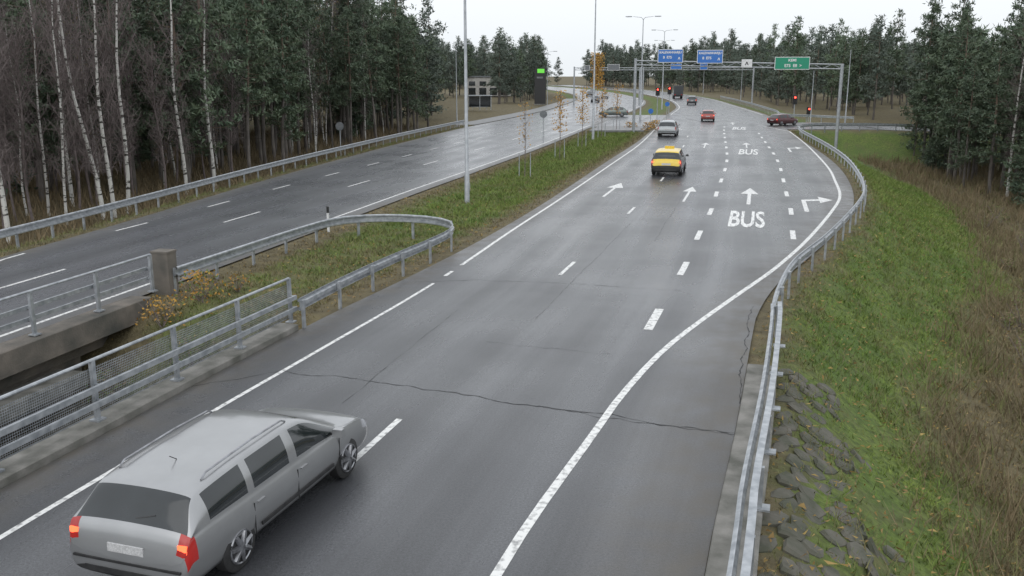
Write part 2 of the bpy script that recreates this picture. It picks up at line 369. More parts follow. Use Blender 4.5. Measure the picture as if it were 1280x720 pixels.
def straight(Ls=5.,w=.16,hw=.42,hl=1.9):
    return [[(-w/2,0),(w/2,0),(w/2,Ls-hl),(-w/2,Ls-hl)],[(-hw,Ls-hl),(hw,Ls-hl),(0,Ls)]]
marking('straight_arrow',straight(6.6,.18,.45,2.6),11.2,42.6,math.atan(.27))
marking('straight_arrow',straight(6.2,.15,.45,2.4),4.6,45.4,math.atan(.27))
marking('straight_arrow',straight(6.2,.12,.36,2.2),8.3,43.6,math.atan(.27))
marking('straight_arrow',straight(6.,.12,.38,2.2),16.1,76.5,math.atan(.24))
marking('straight_arrow',straight(6.,.12,.38,2.2),19.7,76.5,math.atan(.24))
marking('straight_arrow',straight(6.,.12,.38,2.2),27,112,math.atan(.22))
turn=[[(-.1,0),(.1,0),(.1,3.6),(-.1,4.1)],[(-.1,4.1),(.1,3.6),(.75,3.9),(.75,4.5)],[(.75,3.1),(1.4,4.35),(.75,5.5)]]
marking('right_turn_arrow',turn,13.25,40.3,math.atan(.27))
marking('right_turn_arrow',[[(a*.85,b) for a,b in q] for q in turn],22.2,72.5,math.atan(.24))
def text_mesh(body,size,name,mat,parent=None,bold=.0):
    cu=bpy.data.curves.new(name,'FONT');cu.body=body;cu.size=size;cu.align_x='CENTER';cu.align_y='CENTER';cu.offset=bold;cu.resolution_u=3
    t=bpy.data.objects.new(name+'_tmp',cu);COL.objects.link(t)
    bpy.context.view_layer.update()
    me=bpy.data.meshes.new_from_object(t.evaluated_get(bpy.context.evaluated_depsgraph_get()))
    bpy.data.objects.remove(t);me.materials.clear();me.materials.append(M[mat])
    ob=bpy.data.objects.new(name,me);COL.objects.link(ob)
    if parent: ob.parent=parent
    return ob
for (x,y,sy) in ((9.95,38.0,6.2),(18.75,72.3,7.2),(25.9,104.5,7.5)):
    t=text_mesh('BUS',1.,'bus_lane_text','paint',bold=.022);t.location=(x,y,.006);t.rotation_euler=(0,0,-math.atan(.27));t.scale=(.88,sy,1)
def crack(mb,pts,w,z=.0035,jit=.05,step=.12):
    P=resample([p for p in pts],step,False);V=[];off=0
    d=P[-1]-P[0];d/=np.linalg.norm(d);nn=np.array((-d[1],d[0]))
    for i,p in enumerate(P):
        off=off*.85+rnd.uniform(-jit,jit);ww=w*rnd.uniform(.2,1.3)
        a_=p+nn*(off-ww/2);b_=p+nn*(off+ww/2);V+=[(a_[0],a_[1],z),(b_[0],b_[1],z)]
    mb.add(V,[(2*i,2*i+1,2*i+3,2*i+2) for i in range(len(P)-1)])
mb=MB();crack(mb,[(-4.9,17.9),(-3.3,17.5),(-1.3,16.6),(1.5,15.5),(4.1,14.5)],.028,jit=.045)
crack(mb,[(.5,15.9),(2.,15.1),(4.1,14.35)],.018);crack(mb,[(-6.3,16.9),(-4.9,17.9)],.02)
mb.make('expansion_joint',['crack'])
mb=MB()
crack(mb,[(-2.9,26.2),(-1.0,26.4),(2,26.0),(4.8,25.1)],.018)
crack(mb,[(-.6,20.),(2.2,19.2)],.010);crack(mb,[(3.6,13.2),(4.9,18.4),(6.4,23.3)],.025,jit=.03)
for (a_,b_) in (((.6,22),(4.9,37)),((-3.2,16),(-1.4,23)),((5.3,33),(9,47)),((-13,33),(-9.6,48)),((-14.2,38),(-10,56)),((-15.3,27),(-12.5,38))): crack(mb,[a_,b_],.010,jit=.02,step=.3)
mb.make('asphalt_crack',['crack'])
# ---------------------------------------------------------------- guardrails
WB=[(.0,-.155),(.045,-.13),(.045,-.085),(-.03,-.04),(-.03,.04),(.045,.085),(.045,.13),(.0,.155),(-.012,.155),(.033,.125),(.033,.09),(-.045,.045),(-.045,-.045),(.033,-.09),(.033,-.125),(-.012,-.155)]
def guardrail(name,pts,side=1,h=.6,zf=None,spacing=2.,post_to=-.6,mat='steel'):
    P=resample(pts,.8);zf=zf or (lambda x,y:0.)
    mb=MB();path=[(p[0],p[1],h+zf(p[0],p[1])) for p in P]
    prof=[(a*side,b) for a,b in WB]
    mb.sweep(path,prof,0)
    Q=resample([tuple(p[:2]) for p in P],spacing,False)
    for i,p in enumerate(Q):
        t=Q[min(i+1,len(Q)-1)]-Q[max(i-1,0)];t/=np.linalg.norm(t);r=np.array((t[1],-t[0]))*(-side)
        an=math.atan2(t[1],t[0]);zb=zf(p[0],p[1])
        q=p+r*.1;top=h+zb+.12
        mb.box((q[0],q[1],(top+post_to+zb)/2),(.1,.06,top-post_to-zb),0,an)
        q=p+r*.055;mb.box((q[0],q[1],h+zb),(.06,.06,.2),0,an)
    return mb.make(name,[mat])
zxx=lambda x,y:float(zx(np.array(x),np.array(y)))
guardrail('guardrail',[p for p in RAIL if p[1]>19 and p[0]<29],side=-1,h=.6)
guardrail('guardrail',[p for p in RAIL if p[0]>27],side=-1,h=.6,zf=zxx)
guardrail('guardrail',[(-18.95,22),(-18.2,28),(-16.8,38),(-15.2,52),(-13.3,65.5),(-10.0,86),(-5.7,109)],side=1,h=.6)
guardrail('median_guardrail',[(-5.15,21.2),(-4.55,23.6),(-3.75,26.3),(-2.75,29.3),(-2.15,31.6),(-2.35,33.3),(-3.4,34.4),(-5.1,34.75),(-6.6,34.0),(-7.6,31.5),(-9.45,24.9)],side=-1,h=.58)
guardrail('guardrail',[(45,121),(40,123),(37.6,128),(40.5,142),(46,178),(53,235)],side=-1,h=.6,zf=zxx)
def kerb(name,f,y0,y1,o0,o1,zt,zb,mat='concrete'):
    mb=MB();yy=np.arange(y0,y1+.01,1.)
    path=[(float(f(y)),y,0) for y in yy]
    mb.sweep(path,[(o0,zb),(o1,zb),(o1,zt-.02),(o1-.02*np.sign(o1-o0),zt),(o0+.02*np.sign(o1-o0),zt),(o0,zt-.02)],0)
    return mb.make(name,[mat])
kerb('bridge_edge_beam',RCr,-15,18.0,.02,.62,.13,-.75)
kerb('bridge_edge_beam',RCl,-15,21.5,-.58,-.02,.14,-.75)
def deck(name,fl,fr,y0,y1,z0,z1):
    yy=np.arange(y0,y1+.01,1.);V=[]
    for y in yy:
        a,b=float(fl(y)),float(fr(y));V+=[(a,y,z0),(b,y,z0),(b,y,z1),(a,y,z1)]
    n=len(yy);F=[(4*i+k,4*i+(k+1)%4,4*i+4+(k+1)%4,4*i+4+k) for i in range(n-1) for k in range(4)]+[(0,1,2,3),(4*n-1,4*n-2,4*n-3,4*n-4)]
    return obj(name,V,F,['concrete_d'])
deck('bridge_deck',lambda y:RCl(y)+.01,lambda y:RCr(y)-.01,-15,21,-.95,-.03)
deck('bridge_deck',LCl,lambda y:LCr(y)-.01,-15,24,-.95,-.03)
kerb('bridge_edge_beam',LCr,-15,24.8,.0,.62,.12,-.45,'concrete_d')
mb=MB();mb.sweep([(float(LCr(y)),y,0) for y in np.arange(-15,22,1.)],[(.1,-1.25),(.95,-1.25),(.95,-.98),(.1,-.98)],0);mb.make('bridge_ledge',['concrete'])
mb=MB();mb.sweep([(float(LCr(y)),y,0) for y in np.arange(-15,23,1.)],[(-.6,-2.1),(-.1,-2.1),(-.1,-.96),(-.6,-.96)],0);mb.make('bridge_girder',['concrete_d'])
mb=MB();P=resample([(-.45,0),(2.37,8.75),(3.1,11.1),(4.4,14.94),(5.75,19.2),(6.15,20.6)],.8)
mb.sweep([(p[0]-.02,p[1],.62) for p in P],[(-a,b) for a,b in WB],0)
mb.sweep([(p[0]+.14,p[1],.78) for p in P],[(-.05,-.03),(.05,-.03),(.05,.03),(-.05,.03)],0)
for p in resample([(-.45,0),(2.37,8.75),(4.4,14.94),(5.75,19.2)],2.,False):
    mb.box((p[0]+.14,p[1],.42),(.1,.07,.68),0,-.3);mb.box((p[0]+.17,p[1],.15),(.26,.2,.03),0,-.3)
mb.make('bridge_railing',['steel'])
def fence(name,base,rails,mesh,h=1.1,spacing=2.0,endpost=False):
    P=resample(base,.5,False);mb=MB()
    mb.tube([(p[0],p[1],h+.13) for p in P],.032)
    for (o,z) in rails: mb.sweep([(p[0]+o*.96,p[1]-o*.28,z) for p in P],[(-.03,-.05),(.03,-.05),(.03,.05),(-.03,.05)],0)
    for p in resample(base,spacing,False):
        mb.box((p[0],p[1],h/2+.13),(.09,.07,h),0,1.29)
        mb.box((p[0],p[1],.155),(.2,.2,.03),0,1.29)
        for (o,z) in rails: mb.box((p[0]+o*.48,p[1]-o*.14,z),(abs(o),.05,.06),0,-.28)
    if mesh:
        z0,z1=.25,1.08;x0=-.06
        a=np.array(base[0]);b=np.array(base[-1]);Lh=np.linalg.norm(b-a);d=(b-a)/Lh;r=np.array((d[1],-d[0]))
        nb=int(Lh/.045)
        for i in range(nb):
            q=a+d*(i+.5)*Lh/nb+r*x0;mb.add([(q[0]-d[0]*.006,q[1]-d[1]*.006,z0),(q[0]+d[0]*.006,q[1]+d[1]*.006,z0),(q[0]+d[0]*.006,q[1]+d[1]*.006,z1),(q[0]-d[0]*.006,q[1]-d[1]*.006,z1)],[(0,1,2,3)])
        for z in np.arange(z0,z1+.001,.045):
            q0=a+r*x0*.9;q1=b+r*x0*.9
            w=.006 if z0<z<z1-.01 else .015
            mb.add([(q0[0],q0[1],z-w),(q1[0],q1[1],z-w),(q1[0],q1[1],z+w),(q0[0],q0[1],z+w)],[(0,1,2,3)])
    return mb.make(name,['steel'])
f0=lambda y:float(RCl(y))-.3
fence('bridge_fence',[(f0(2),2),(f0(21.2),21.2)],[(.17,.78),(.17,.50)],True)
f1=lambda y:float(LCr(y))+.35
fence('bridge_fence',[(f1(5),5),(f1(24.4),24.4)],[(-.14,.78),(-.14,.5)],False,h=1.05)
mb=MB();mb.box((f1(24.9)+.05,24.95,.2),(.5,.42,1.9),0,-.25);mb.box((f1(24.9)+.05,24.95,1.17),(.54,.46,.05),0,-.25)
mb.make('concrete_post',['concrete_d'])
mb=MB();st=.44
for i in range(0,10):
    for j in range(0,28):
        y=8.4+j*st*.9;e=.8+i*st
        base=(e+.2*(j%2)+rnd.uniform(-.11,.11),y+rnd.uniform(-.11,.11))
        if base[0]>2.7+math.sin(j*.9)*.4-.035*j+rnd.uniform(-.3,.3): continue
        if y>18.1+rnd.uniform(-.5,.4) or rnd.random()<.05: continue
        k=7;pts=[];sz_=rnd.uniform(.8,1.12);a0=rnd.uniform(0,1)
        for q in range(k):
            an=2*math.pi*(q+a0+rnd.uniform(-.22,.22))/k;rr=st*.5*sz_*rnd.uniform(.72,1.14)
            pts.append((base[0]+rr*math.cos(an),base[1]+rr*math.sin(an)*1.1))
        xs=np.array([float(RCr(p[1]))+p[0] for p in pts]);yv=np.array([p[1] for p in pts]);zz=ground_z(xs,yv)
        cx,cy=xs.mean(),yv.mean();h_=rnd.uniform(.01,.07);tl_=rnd.uniform(-.1,.1)
        V=[(x,y_,z-.08) for x,y_,z in zip(xs,yv,zz)]+[(x,y_,z+h_*.4) for x,y_,z in zip(xs,yv,zz)]+[(cx+(x-cx)*.75,cy+(y_-cy)*.75,z+h_+tl_*(y_-cy)) for x,y_,z in zip(xs,yv,zz)]
        F=[(q,(q+1)%k,k+(q+1)%k,k+q) for q in range(k)]+[(k+q,k+(q+1)%k,2*k+(q+1)%k,2*k+q) for q in range(k)]+[tuple(range(2*k,3*k))]
        mb.add(V,F)
mb.make('stone_paving',['stone'],smooth=False)
# ---------------------------------------------------------------- grass & brush
def blades(name,px,py,h,w,mat,lean=.5,dz=0.,dry=None):
    n=len(px);z=ground_z(px,py)+dz;an=R.uniform(0,6.283,n);le=R.normal(0,lean,(n,2))*h[:,None]
    b=np.stack([px,py,z-.01],1);d=np.stack([np.cos(an)*w,np.sin(an)*w,np.zeros(n)],1)
    tip=np.stack([px+le[:,0],py+le[:,1],z+h],1)
    V=np.stack([b-d,b+d,tip],1).reshape(-1,3)
    me=bpy.data.meshes.new(name);me.vertices.add(3*n);me.vertices.foreach_set('co',V.astype(np.float32).ravel())
    me.loops.add(3*n);me.loops.foreach_set('vertex_index',np.arange(3*n,dtype=np.int32))
    me.polygons.add(n);me.polygons.foreach_set('loop_start',np.arange(0,3*n,3,dtype=np.int32));me.polygons.foreach_set('loop_total',np.full(n,3,np.int32))
    me.materials.append(M[mat]);me.update();me.validate()
    if dry is not None:
        at=me.attributes.new('dry','FLOAT','POINT');at.data.foreach_set('value',np.repeat(dry,3).astype(np.float32))
    ob=bpy.data.objects.new(name,me);COL.objects.link(ob);return ob
def sample(n,x0,x1,y0,y1,pw=1.):
    y=y0+(y1-y0)*R.rand(n)**pw;x=x0+(x1-x0)*R.rand(n);return x,y
x,y=sample(560000,-12,32,8,100,1.6)
m=(x>LCl(y)-3)&(x<RCr(y)+10);x,y=x[m],y[m]
z,dh,dr=ground_z(x,y,True)
keep=(dr>.12)&~((x<RCr(y))&(srd(x,y)<14))&(z>-4.4)
pav=(x>RCr(y))&(x<RCr(y)+3.3-.05*(y-8)+.5*np.sin(y*1.9))&(y<18.6)&(R.rand(len(x))<.80);keep&=~pav
clp=np.sin(x*2.3+y*1.1)*np.sin(y*2.1-x*1.4)+.7*np.sin(x*5.7)*np.sin(y*4.9+x)
keep&=R.rand(len(x))<np.clip(dr/.9,.15,1)*np.clip(.8+.35*clp,.35,1)
x,y,dh,dr,clp=x[keep],y[keep],dh[keep],dr[keep],clp[keep]
hh=(.045+.045*R.rand(len(x)))*(1+y/60)*np.clip(.5+dr*.4,.5,1.3)*(1+.35*clp)
blades('grass',x,y,hh,.009*(1+y/26),'grass',.6,dry=np.clip(dryness(x,y,dh,dr)+R.normal(0,.16,len(x)),0,1))
x,y=sample(90000,-26,-2,20,112,1.2);m=(x<LCl(y))&(x>LCl(y)-4.5);x,y=x[m],y[m];_,dh,dr=ground_z(x,y,True);k=dr>.2
x,y,dh,dr=x[k],y[k],dh[k],dr[k]
blades('verge_grass',x,y,(.08+.12*R.rand(len(x))),.022+0*x,'grass',.5,dry=np.clip(dryness(x,y,dh,dr)*.8+.15,0,1))
x,y=sample(330000,3,60,7,100,1.8);_,dh,dr=ground_z(x,y,True)
lim=2.3+np.clip((y-10)/11,0,4.2)
cl=np.sin(x*1.3+y*.7)*np.sin(y*.9-x*.4)+.6*np.sin(x*3.1)*np.sin(y*2.7)
k=(x>RCr(y))&(dh>lim+cl*.7)&(dh<lim+15)&(R.rand(len(x))<np.clip(.55+cl*.55,.06,1)*np.clip((dh-lim+1)/2.5,.2,1))
x,y,cl,dh=x[k],y[k],cl[k],dh[k]
sp_=R.rand(len(x))<.68
blades('dry_brush',x[sp_],y[sp_],((.25+.75*R.rand(len(x))**1.8)*np.clip(1+.45*cl,.4,2)*np.clip((dh-1)/4,.5,1))[sp_],(.007+.004*R.rand(len(x))+y*.00028)[sp_],'brush',.42)
q_=~sp_
blades('tall_grass',x[q_],y[q_],((.2+.4*R.rand(len(x)))*np.clip(1+.35*cl,.4,2))[q_],(.007+y*.00028)[q_],'grass',.5,dry=np.clip(.35+.3*R.rand(q_.sum()),0,1))
x,y=sample(70000,3,30,7.5,45,1.6);_,dh,dr=ground_z(x,y,True)
cl=np.sin(x*1.7+y*1.2)*np.sin(y*1.3-x*.9)
k=(x>RCr(y)+.7)&(dh<11)&(cl>.1)&(R.rand(len(x))<cl);x,y=x[k],y[k]
blades('long_grass',x,y,.12+.30*R.rand(len(x)),.007+.0001*y,'grass',.55,dry=np.clip(.3+.6*R.rand(len(x)),0,1))
x,y=sample(90000,-60,-14,22,130,1.1);m=(x<LCl(y)-3.)&(x>LCl(y)-28);x,y=x[m],y[m]
blades('undergrowth',x,y,(.2+.9*R.rand(len(x))**2),.035+0*x,'brush',.35)
x,y=sample(26000,-12,30,10,60,1.5);z,dh,dr=ground_z(x,y,True)
k=(dr>.05)&(x<RCr(y)+8)&~((x<RCr(y))&(srd(x,y)<19))&(x>LCl(y));x,y,z=x[k],y[k],z[k];n=len(x)
P0=np.stack([x,y,z+.05+.05*R.rand(n)],1);A_=R.normal(0,1,(n,3))*np.array((.035,.035,.02));B_=R.normal(0,1,(n,3))*np.array((.03,.03,.02))
V=np.stack([P0-A_,P0+B_,P0+A_],1).reshape(-1,3)
obj('fallen_leaves',V,[(3*i,3*i+1,3*i+2) for i in range(n)],['leaf_f'])
def bush(name,x,y,r,h,n,mats=('brush_g',),size=.09):
    z0=float(ground_z(np.array([x]),np.array([y]))[0]);mb=MB()
    for i in range(9):
        an=rnd.uniform(0,6.28);mb.tube([(0,0,-.05),(r*.4*math.cos(an),r*.4*math.sin(an),h*.5),(r*.8*math.cos(an),r*.8*math.sin(an),h*.85)],[.012,.008,.004],1,4)
    for i in range(n):
        an=rnd.uniform(0,6.28);q=rnd.random()**.6;hz=rnd.uniform(.15,1);rr=r*q*(1.1-.5*hz)
        c=Vector((rr*math.cos(an),rr*math.sin(an),hz*h));a=Vector((rnd.gauss(0,1),rnd.gauss(0,1),rnd.gauss(0,1))).normalized()*size;b=a.orthogonal().normalized()*size*.5
        mb.add([c-a,c+b,c+a,c-b],[(0,1,2,3)],0 if len(mats)==1 or rnd.random()<.6 else 2)
    return mb.make(name,[mats[0],'twig']+list(mats[1:]),loc=(x,y,z0))
bush('autumn_bush',-8.6,24.3,.8,.9,260,('leaf_y','brush_g'),.05)
bush('autumn_bush',-9.2,22.9,.7,.8,160,('leaf_y','brush'),.05)
bush('autumn_bush',-8.0,25.6,.5,.5,70,('leaf_y','brush'),.05)
for (a,b) in ((16.2,104),(14.9,100),(13.6,104.8),(46,127),(49,131),(43,133)): bush('autumn_bush',a,b,.9,1.0,160,('leaf_y','brush'),.11)
bush('shrub',5.6,9.6,.4,.5,500,('brush_g',),.035)
for (a,b) in ((-8.0,21.6),(-7.4,20.3),(-9.9,21.2),(-8.9,20.)): bush('shrub',a,b,.8,.8,300,('brush_g','brush'),.05)
for i in range(34):
    yy=rnd.uniform(11,60);bush('shrub',float(RCr(yy))+4.2+yy*.07+rnd.uniform(0,6),yy,rnd.uniform(.4,1.0),rnd.uniform(.5,1.3),150,('brush','brush_g'),.045)
# ---------------------------------------------------------------- trees
def tri_mesh_from(name,mb,leafV,leafmat,mats):
    V=list(mb.v);F=list(mb.f);Mi=list(mb.m);k=len(V)
    V+= [tuple(v) for v in leafV.reshape(-1,3)]
    n=len(leafV);F+=[(k+3*i,k+3*i+1,k+3*i+2) for i in range(n)];Mi+=[leafmat]*n
    me=bpy.data.meshes.new(name);me.from_pydata(V,[],F)
    for m in mats: me.materials.append(M[m])
    me.polygons.foreach_set('material_index',Mi);me.update();return me
def clump(c,n,r,size,w,up=.25):
    c=np.asarray(c);P=c+R.normal(0,r,(n,3))*np.array((1,1,.6))
    d=R.normal(0,1,(n,3));d[:,2]+=up;d/=np.linalg.norm(d,axis=1)[:,None]
    q=np.cross(d,R.normal(0,1,(n,3)));q/=np.linalg.norm(q,axis=1)[:,None]+1e-6
    s=size*R.uniform(.6,1.3,n)[:,None]
    return np.stack([P-q*w*s,P+q*w*s,P+d*s],1)
def pine(name,H,c0,rad,nb,far=False,spruce=False,needle='needle'):
    mb=MB();bend=rnd.uniform(-.6,.6);b2=rnd.uniform(-.4,.4)
    tp=lambda z:(bend*(z/H)**2*1.2+.1*math.sin(z*.6),b2*(z/H)**2*1.2,z)
    zs=[-.8,0,H*.1,H*.25,H*.4,H*.55,H*.7,H*.85,H]
    r0=.0095*H
    mb.tube([tp(z) for z in zs[:5]],[r0*1.25,r0*1.1,r0,r0*.88,r0*.76],0,7,False)
    mb.tube([tp(z) for z in zs[4:]],[r0*.76,r0*.62,r0*.45,r0*.25,.02],1 if not spruce else 0,6,False)
    Lf=[]
    for i in range(9 if not spruce else 4):
        z=rnd.uniform(H*.12,c0+1);an=rnd.uniform(0,6.28);l=rnd.uniform(.3,1.4);p=tp(z)
        mb.tube([p,(p[0]+l*math.cos(an),p[1]+l*math.sin(an),z+rnd.uniform(-.2,.2))],[.02,.008],0,3,False)
    for i in range(nb):
        t=(i+rnd.random())/nb;z=c0+(H-c0)*t
        if spruce: l=rad*(1-t)**.85*rnd.uniform(.75,1.1)+.15
        else: l=rad*(.35+.65*math.sin(math.pi*min(1,(t*.85+.22)))**.8)*rnd.uniform(.45,1.2)*(1 if t<.8 else (1.15-t)/.35)
        an=rnd.uniform(0,6.28);p=Vector(tp(z));rise=(-.25 if spruce else rnd.uniform(-.15,.45))*l
        e=p+Vector((l*math.cos(an),l*math.sin(an),rise));mid=(p+e)/2+Vector((0,0,-.08*l if not spruce else .06*l))
        mb.tube([p,mid,e],[.03,.02,.008],1 if not spruce else 0,3,False)
        nc=max(2,int(l*(3.0 if not spruce else 3.6)));
        for k in range(nc):
            u=(.25 if spruce else .3)+(.75 if spruce else .75)*(k+rnd.random())/nc
            q=p.lerp(e,u) if u<=1 else e;q=q+Vector((rnd.gauss(0,.16),rnd.gauss(0,.16),rnd.gauss(0,.10)-(.1 if spruce else 0)))*(l*.45+.3)
            Lf.append(clump(q,13 if not far else 7,.18 if not far else .28,.36 if not far else .58,.19,.25 if not spruce else -.3))
    Lf.append(clump(tp(H),14,.2,.4,.16,1.))
    return tri_mesh_from(name,mb,np.concatenate(Lf),2,['bark','bark2',needle])
def birch_mesh(name,H,lean,nb=46,r=1.,bark='birch',leaves=0):
    mb=MB()
    tp=lambda z:Vector((lean[0]*z+.12*math.sin(z*.5+H),lean[1]*z+.1*math.sin(z*.7),z))
    zs=[-.6,0,1,2,4,6,8,10,12,H] if H>12.5 else [-.6,0,1,2,4,6,8,H]
    rr_=(.14,.12,.11,.10,.09,.075,.06,.05,.04,.01) if H>12.5 else (.14,.12,.11,.10,.08,.06,.04,.01)
    mb.tube([tp(z) for z in zs],[q*r for q in rr_],0,8,False)
    for i in range(nb):
        z=rnd.uniform(2.0,H-.5);an=rnd.uniform(0,6.28);l=rnd.uniform(.8,2.6)*(1 if z>5 else .6);p=tp(z)
        e=p+Vector((l*.5*math.cos(an),l*.5*math.sin(an),l*.9));mb.tube([p,p.lerp(e,.5)+Vector((0,0,-.1)),e],[.022,.014,.006],1,3,False)
        for k in range(10):
            q=p.lerp(e,rnd.uniform(.2,1));a2=rnd.uniform(0,6.28);l2=rnd.uniform(.4,1.2)
            q2=q+Vector((l2*.5*math.cos(a2),l2*.5*math.sin(a2),l2*rnd.uniform(-.1,.7)));q3=q2+Vector((.1*math.cos(a2),.1*math.sin(a2),-.3))
            mb.tube([q,q2,q3],[.009,.007,.004],1,3,False)
            for w_ in range(leaves):
                c=q.lerp(q2,rnd.random()*1.1)+Vector((rnd.gauss(0,.08),rnd.gauss(0,.08),rnd.gauss(0,.1)))
                a=Vector((rnd.gauss(0,1),rnd.gauss(0,1),rnd.gauss(0,1))).normalized()*.07;b=a.orthogonal()*.8
                mb.add([c-a,c+b,c+a],[(0,1,2)],2)
    me=bpy.data.meshes.new(name);me.from_pydata(mb.v,[],mb.f)
    me.materials.append(M[bark]);me.materials.append(M['twig']);me.materials.append(M['leaf_g']);me.polygons.foreach_set('material_index',mb.m);me.update();return me
PN=[pine('pine_mesh_%d'%i,rnd.uniform(14,18),c0,r,nb) for i,(c0,r,nb) in enumerate([(4.4,2.4,62),(3.4,2.2,66),(5.6,2.5,54),(2.6,2.2,70),(5.0,2.0,54)])]
PI=[pine('inner_pine_%d'%i,rnd.uniform(14,17),c0,r,46,far=True,needle='needle') for i,(c0,r) in enumerate([(3.8,2.6),(2.6,2.5),(4.7,2.7)])]
PY=[pine('young_pine_%d'%i,h,.8,r,60) for i,(h,r) in enumerate([(7,1.5),(9,1.8),(5,1.2)])]
PS=[pine('spruce_%d'%i,h,1.2,r,100,spruce=True,needle='needle_s') for i,(h,r) in enumerate([(14,2.3),(11,2.0)])]
PF=[pine('far_pine_%d'%i,h,c,2.7,50,far=True,needle='needle_haze') for i,(h,c) in enumerate([(15,2.5),(13,1.5),(16.5,3.5)])]
PB=[birch_mesh('bare_birch_%d'%i,h,(rnd.uniform(-.05,.05),0),64,.6,'twig') for i,h in enumerate((10,12,9))]
PW=[birch_mesh('thin_birch_%d'%i,h,(rnd.uniform(-.05,.05),0),44,.62,'birch',leaves=lv) for i,(h,lv) in enumerate(((14,2),(13,0),(15,1)))]
def put(name,me,x,y,s=1.,parent=None,z=None):
    ob=bpy.data.objects.new(name,me);COL.objects.link(ob)
    ob.location=(x,y,float(ground_z(np.array([x]),np.array([y]))[0]) if z is None else z)
    ob.rotation_euler=(rnd.gauss(0,.025),rnd.gauss(0,.025),rnd.uniform(0,6.28));ob.scale=(s*rnd.uniform(.9,1.1),s*rnd.uniform(.9,1.1),s*rnd.uniform(.85,1.12))
    if parent: ob.parent=parent
    return ob
FL=empty('pine_forest');FR=empty('pine_forest');FD=empty('distant_forest')
def leftb(y): return float(np.interp(y,[10,28,60,86,110,150,200,240,300,400],[-24.5,-22.5,-18.5,-15,-12,-9.5,0,8,10,0]))
for i in range(30):
    y=54+i*2.3+rnd.uniform(-.8,.8);x=leftb(y)-rnd.uniform(.3,4.5)
    put('pine_tree',rnd.choice(PN),x,y,rnd.uniform(.75,1.05))
def fill(parent,protos,n,region,smin=.85,smax=1.1):
    k=0;X_,Y_=[],[]
    while k<n:
        p=region()
        if p is None: continue
        X_.append(p[0]);Y_.append(p[1]);k+=1
    Z_=ground_z(np.array(X_),np.array(Y_))
    for a,b,c in zip(X_,Y_,Z_): put('tree',rnd.choice(protos),a,b,rnd.uniform(smin,smax),parent,float(c))
def rL0():
    y=rnd.uniform(50,130);x=leftb(y)-3-rnd.random()*9
    return (x,y) if x>-.62*y-10 else None
fill(FL,PN*3+PS+PY[:1],76,rL0)
def rL():
    y=rnd.uniform(36,130);x=leftb(y)-13-rnd.random()*42
    return (x,y) if x>-.62*y-10 else None
fill(FL,PI*3+PS[:1],165,rL)
def rLb():
    y=rnd.uniform(34,66);x=leftb(y)-rnd.uniform(.5,12);return (x,y) if x>-.62*y-4 else None
fill(FL,PB,52,rLb,.8,1.15)
def rLw():
    y=rnd.uniform(36,110);x=leftb(y)-rnd.uniform(.5,9);return (x,y) if x>-.62*y-4 else None
fill(FL,PW,30,rLw,.8,1.1)
def rL2():
    y=rnd.uniform(120,300);x=leftb(y)-rnd.random()**1.4*110
    if y>165 and -16<x<-3 and y<262: return None
    return (x,y) if x>-.62*y-10 else None
fill(FL,PI+PF*2,250,rL2)
def rB():
    y=rnd.uniform(400,580);x=rnd.uniform(-60,140)
    if y<560 and float(LCl(y))-6<x<float(RCr(y))+6: return None
    return (x,y)
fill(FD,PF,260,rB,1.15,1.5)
def rC():
    y=rnd.uniform(150,400);x=float(RCr(y))+12+rnd.random()**1.4*140
    return (x,y) if x<.6*y+10 else None
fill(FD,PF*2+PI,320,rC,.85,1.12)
def rC2():
    y=rnd.uniform(124,160);x=rnd.uniform(66,105)
    return (x,y) if x<.6*y+12 and x>66+(y-124)*-.3 else None
fill(FR,PI+PY,48,rC2,.8,1.)
def rD():
    y=rnd.uniform(46,99);x=rnd.uniform(38,72)
    return (x,y) if x>float(RCr(y))+14 and x<.6*y+10 else None
fill(FR,PN*2+PI*2+PS+PY[:2]+PB[:1],76,rD,.8,1.05)
for i in range(14):
    y=rnd.uniform(62,98);x=float(RCr(y))+rnd.uniform(13,17)
    if x<.6*y+3: put('pine_tree',rnd.choice(PN+PY),x,y,rnd.uniform(.7,.9))
for i,(x,y,ln) in enumerate([(-21.5,38,(.01,0)),(-20.6,45,(-.10,0)),(-20.3,45.6,(.0,0)),(-20.2,47,(.045,.02)),(-19.6,54,(.0,.0)),(-18.9,57,(.02,0)),(-24.5,50,(.03,0)),(44,78,(.0,0)),(40,73,(.01,0)),(-23,38,(-.02,0))]):
    ob=bpy.data.objects.new('birch_tree',birch_mesh('birch_%d'%i,rnd.uniform(13,16),ln));COL.objects.link(ob)
    ob.location=(x,y,float(ground_z(np.array([x]),np.array([y]))[0]))
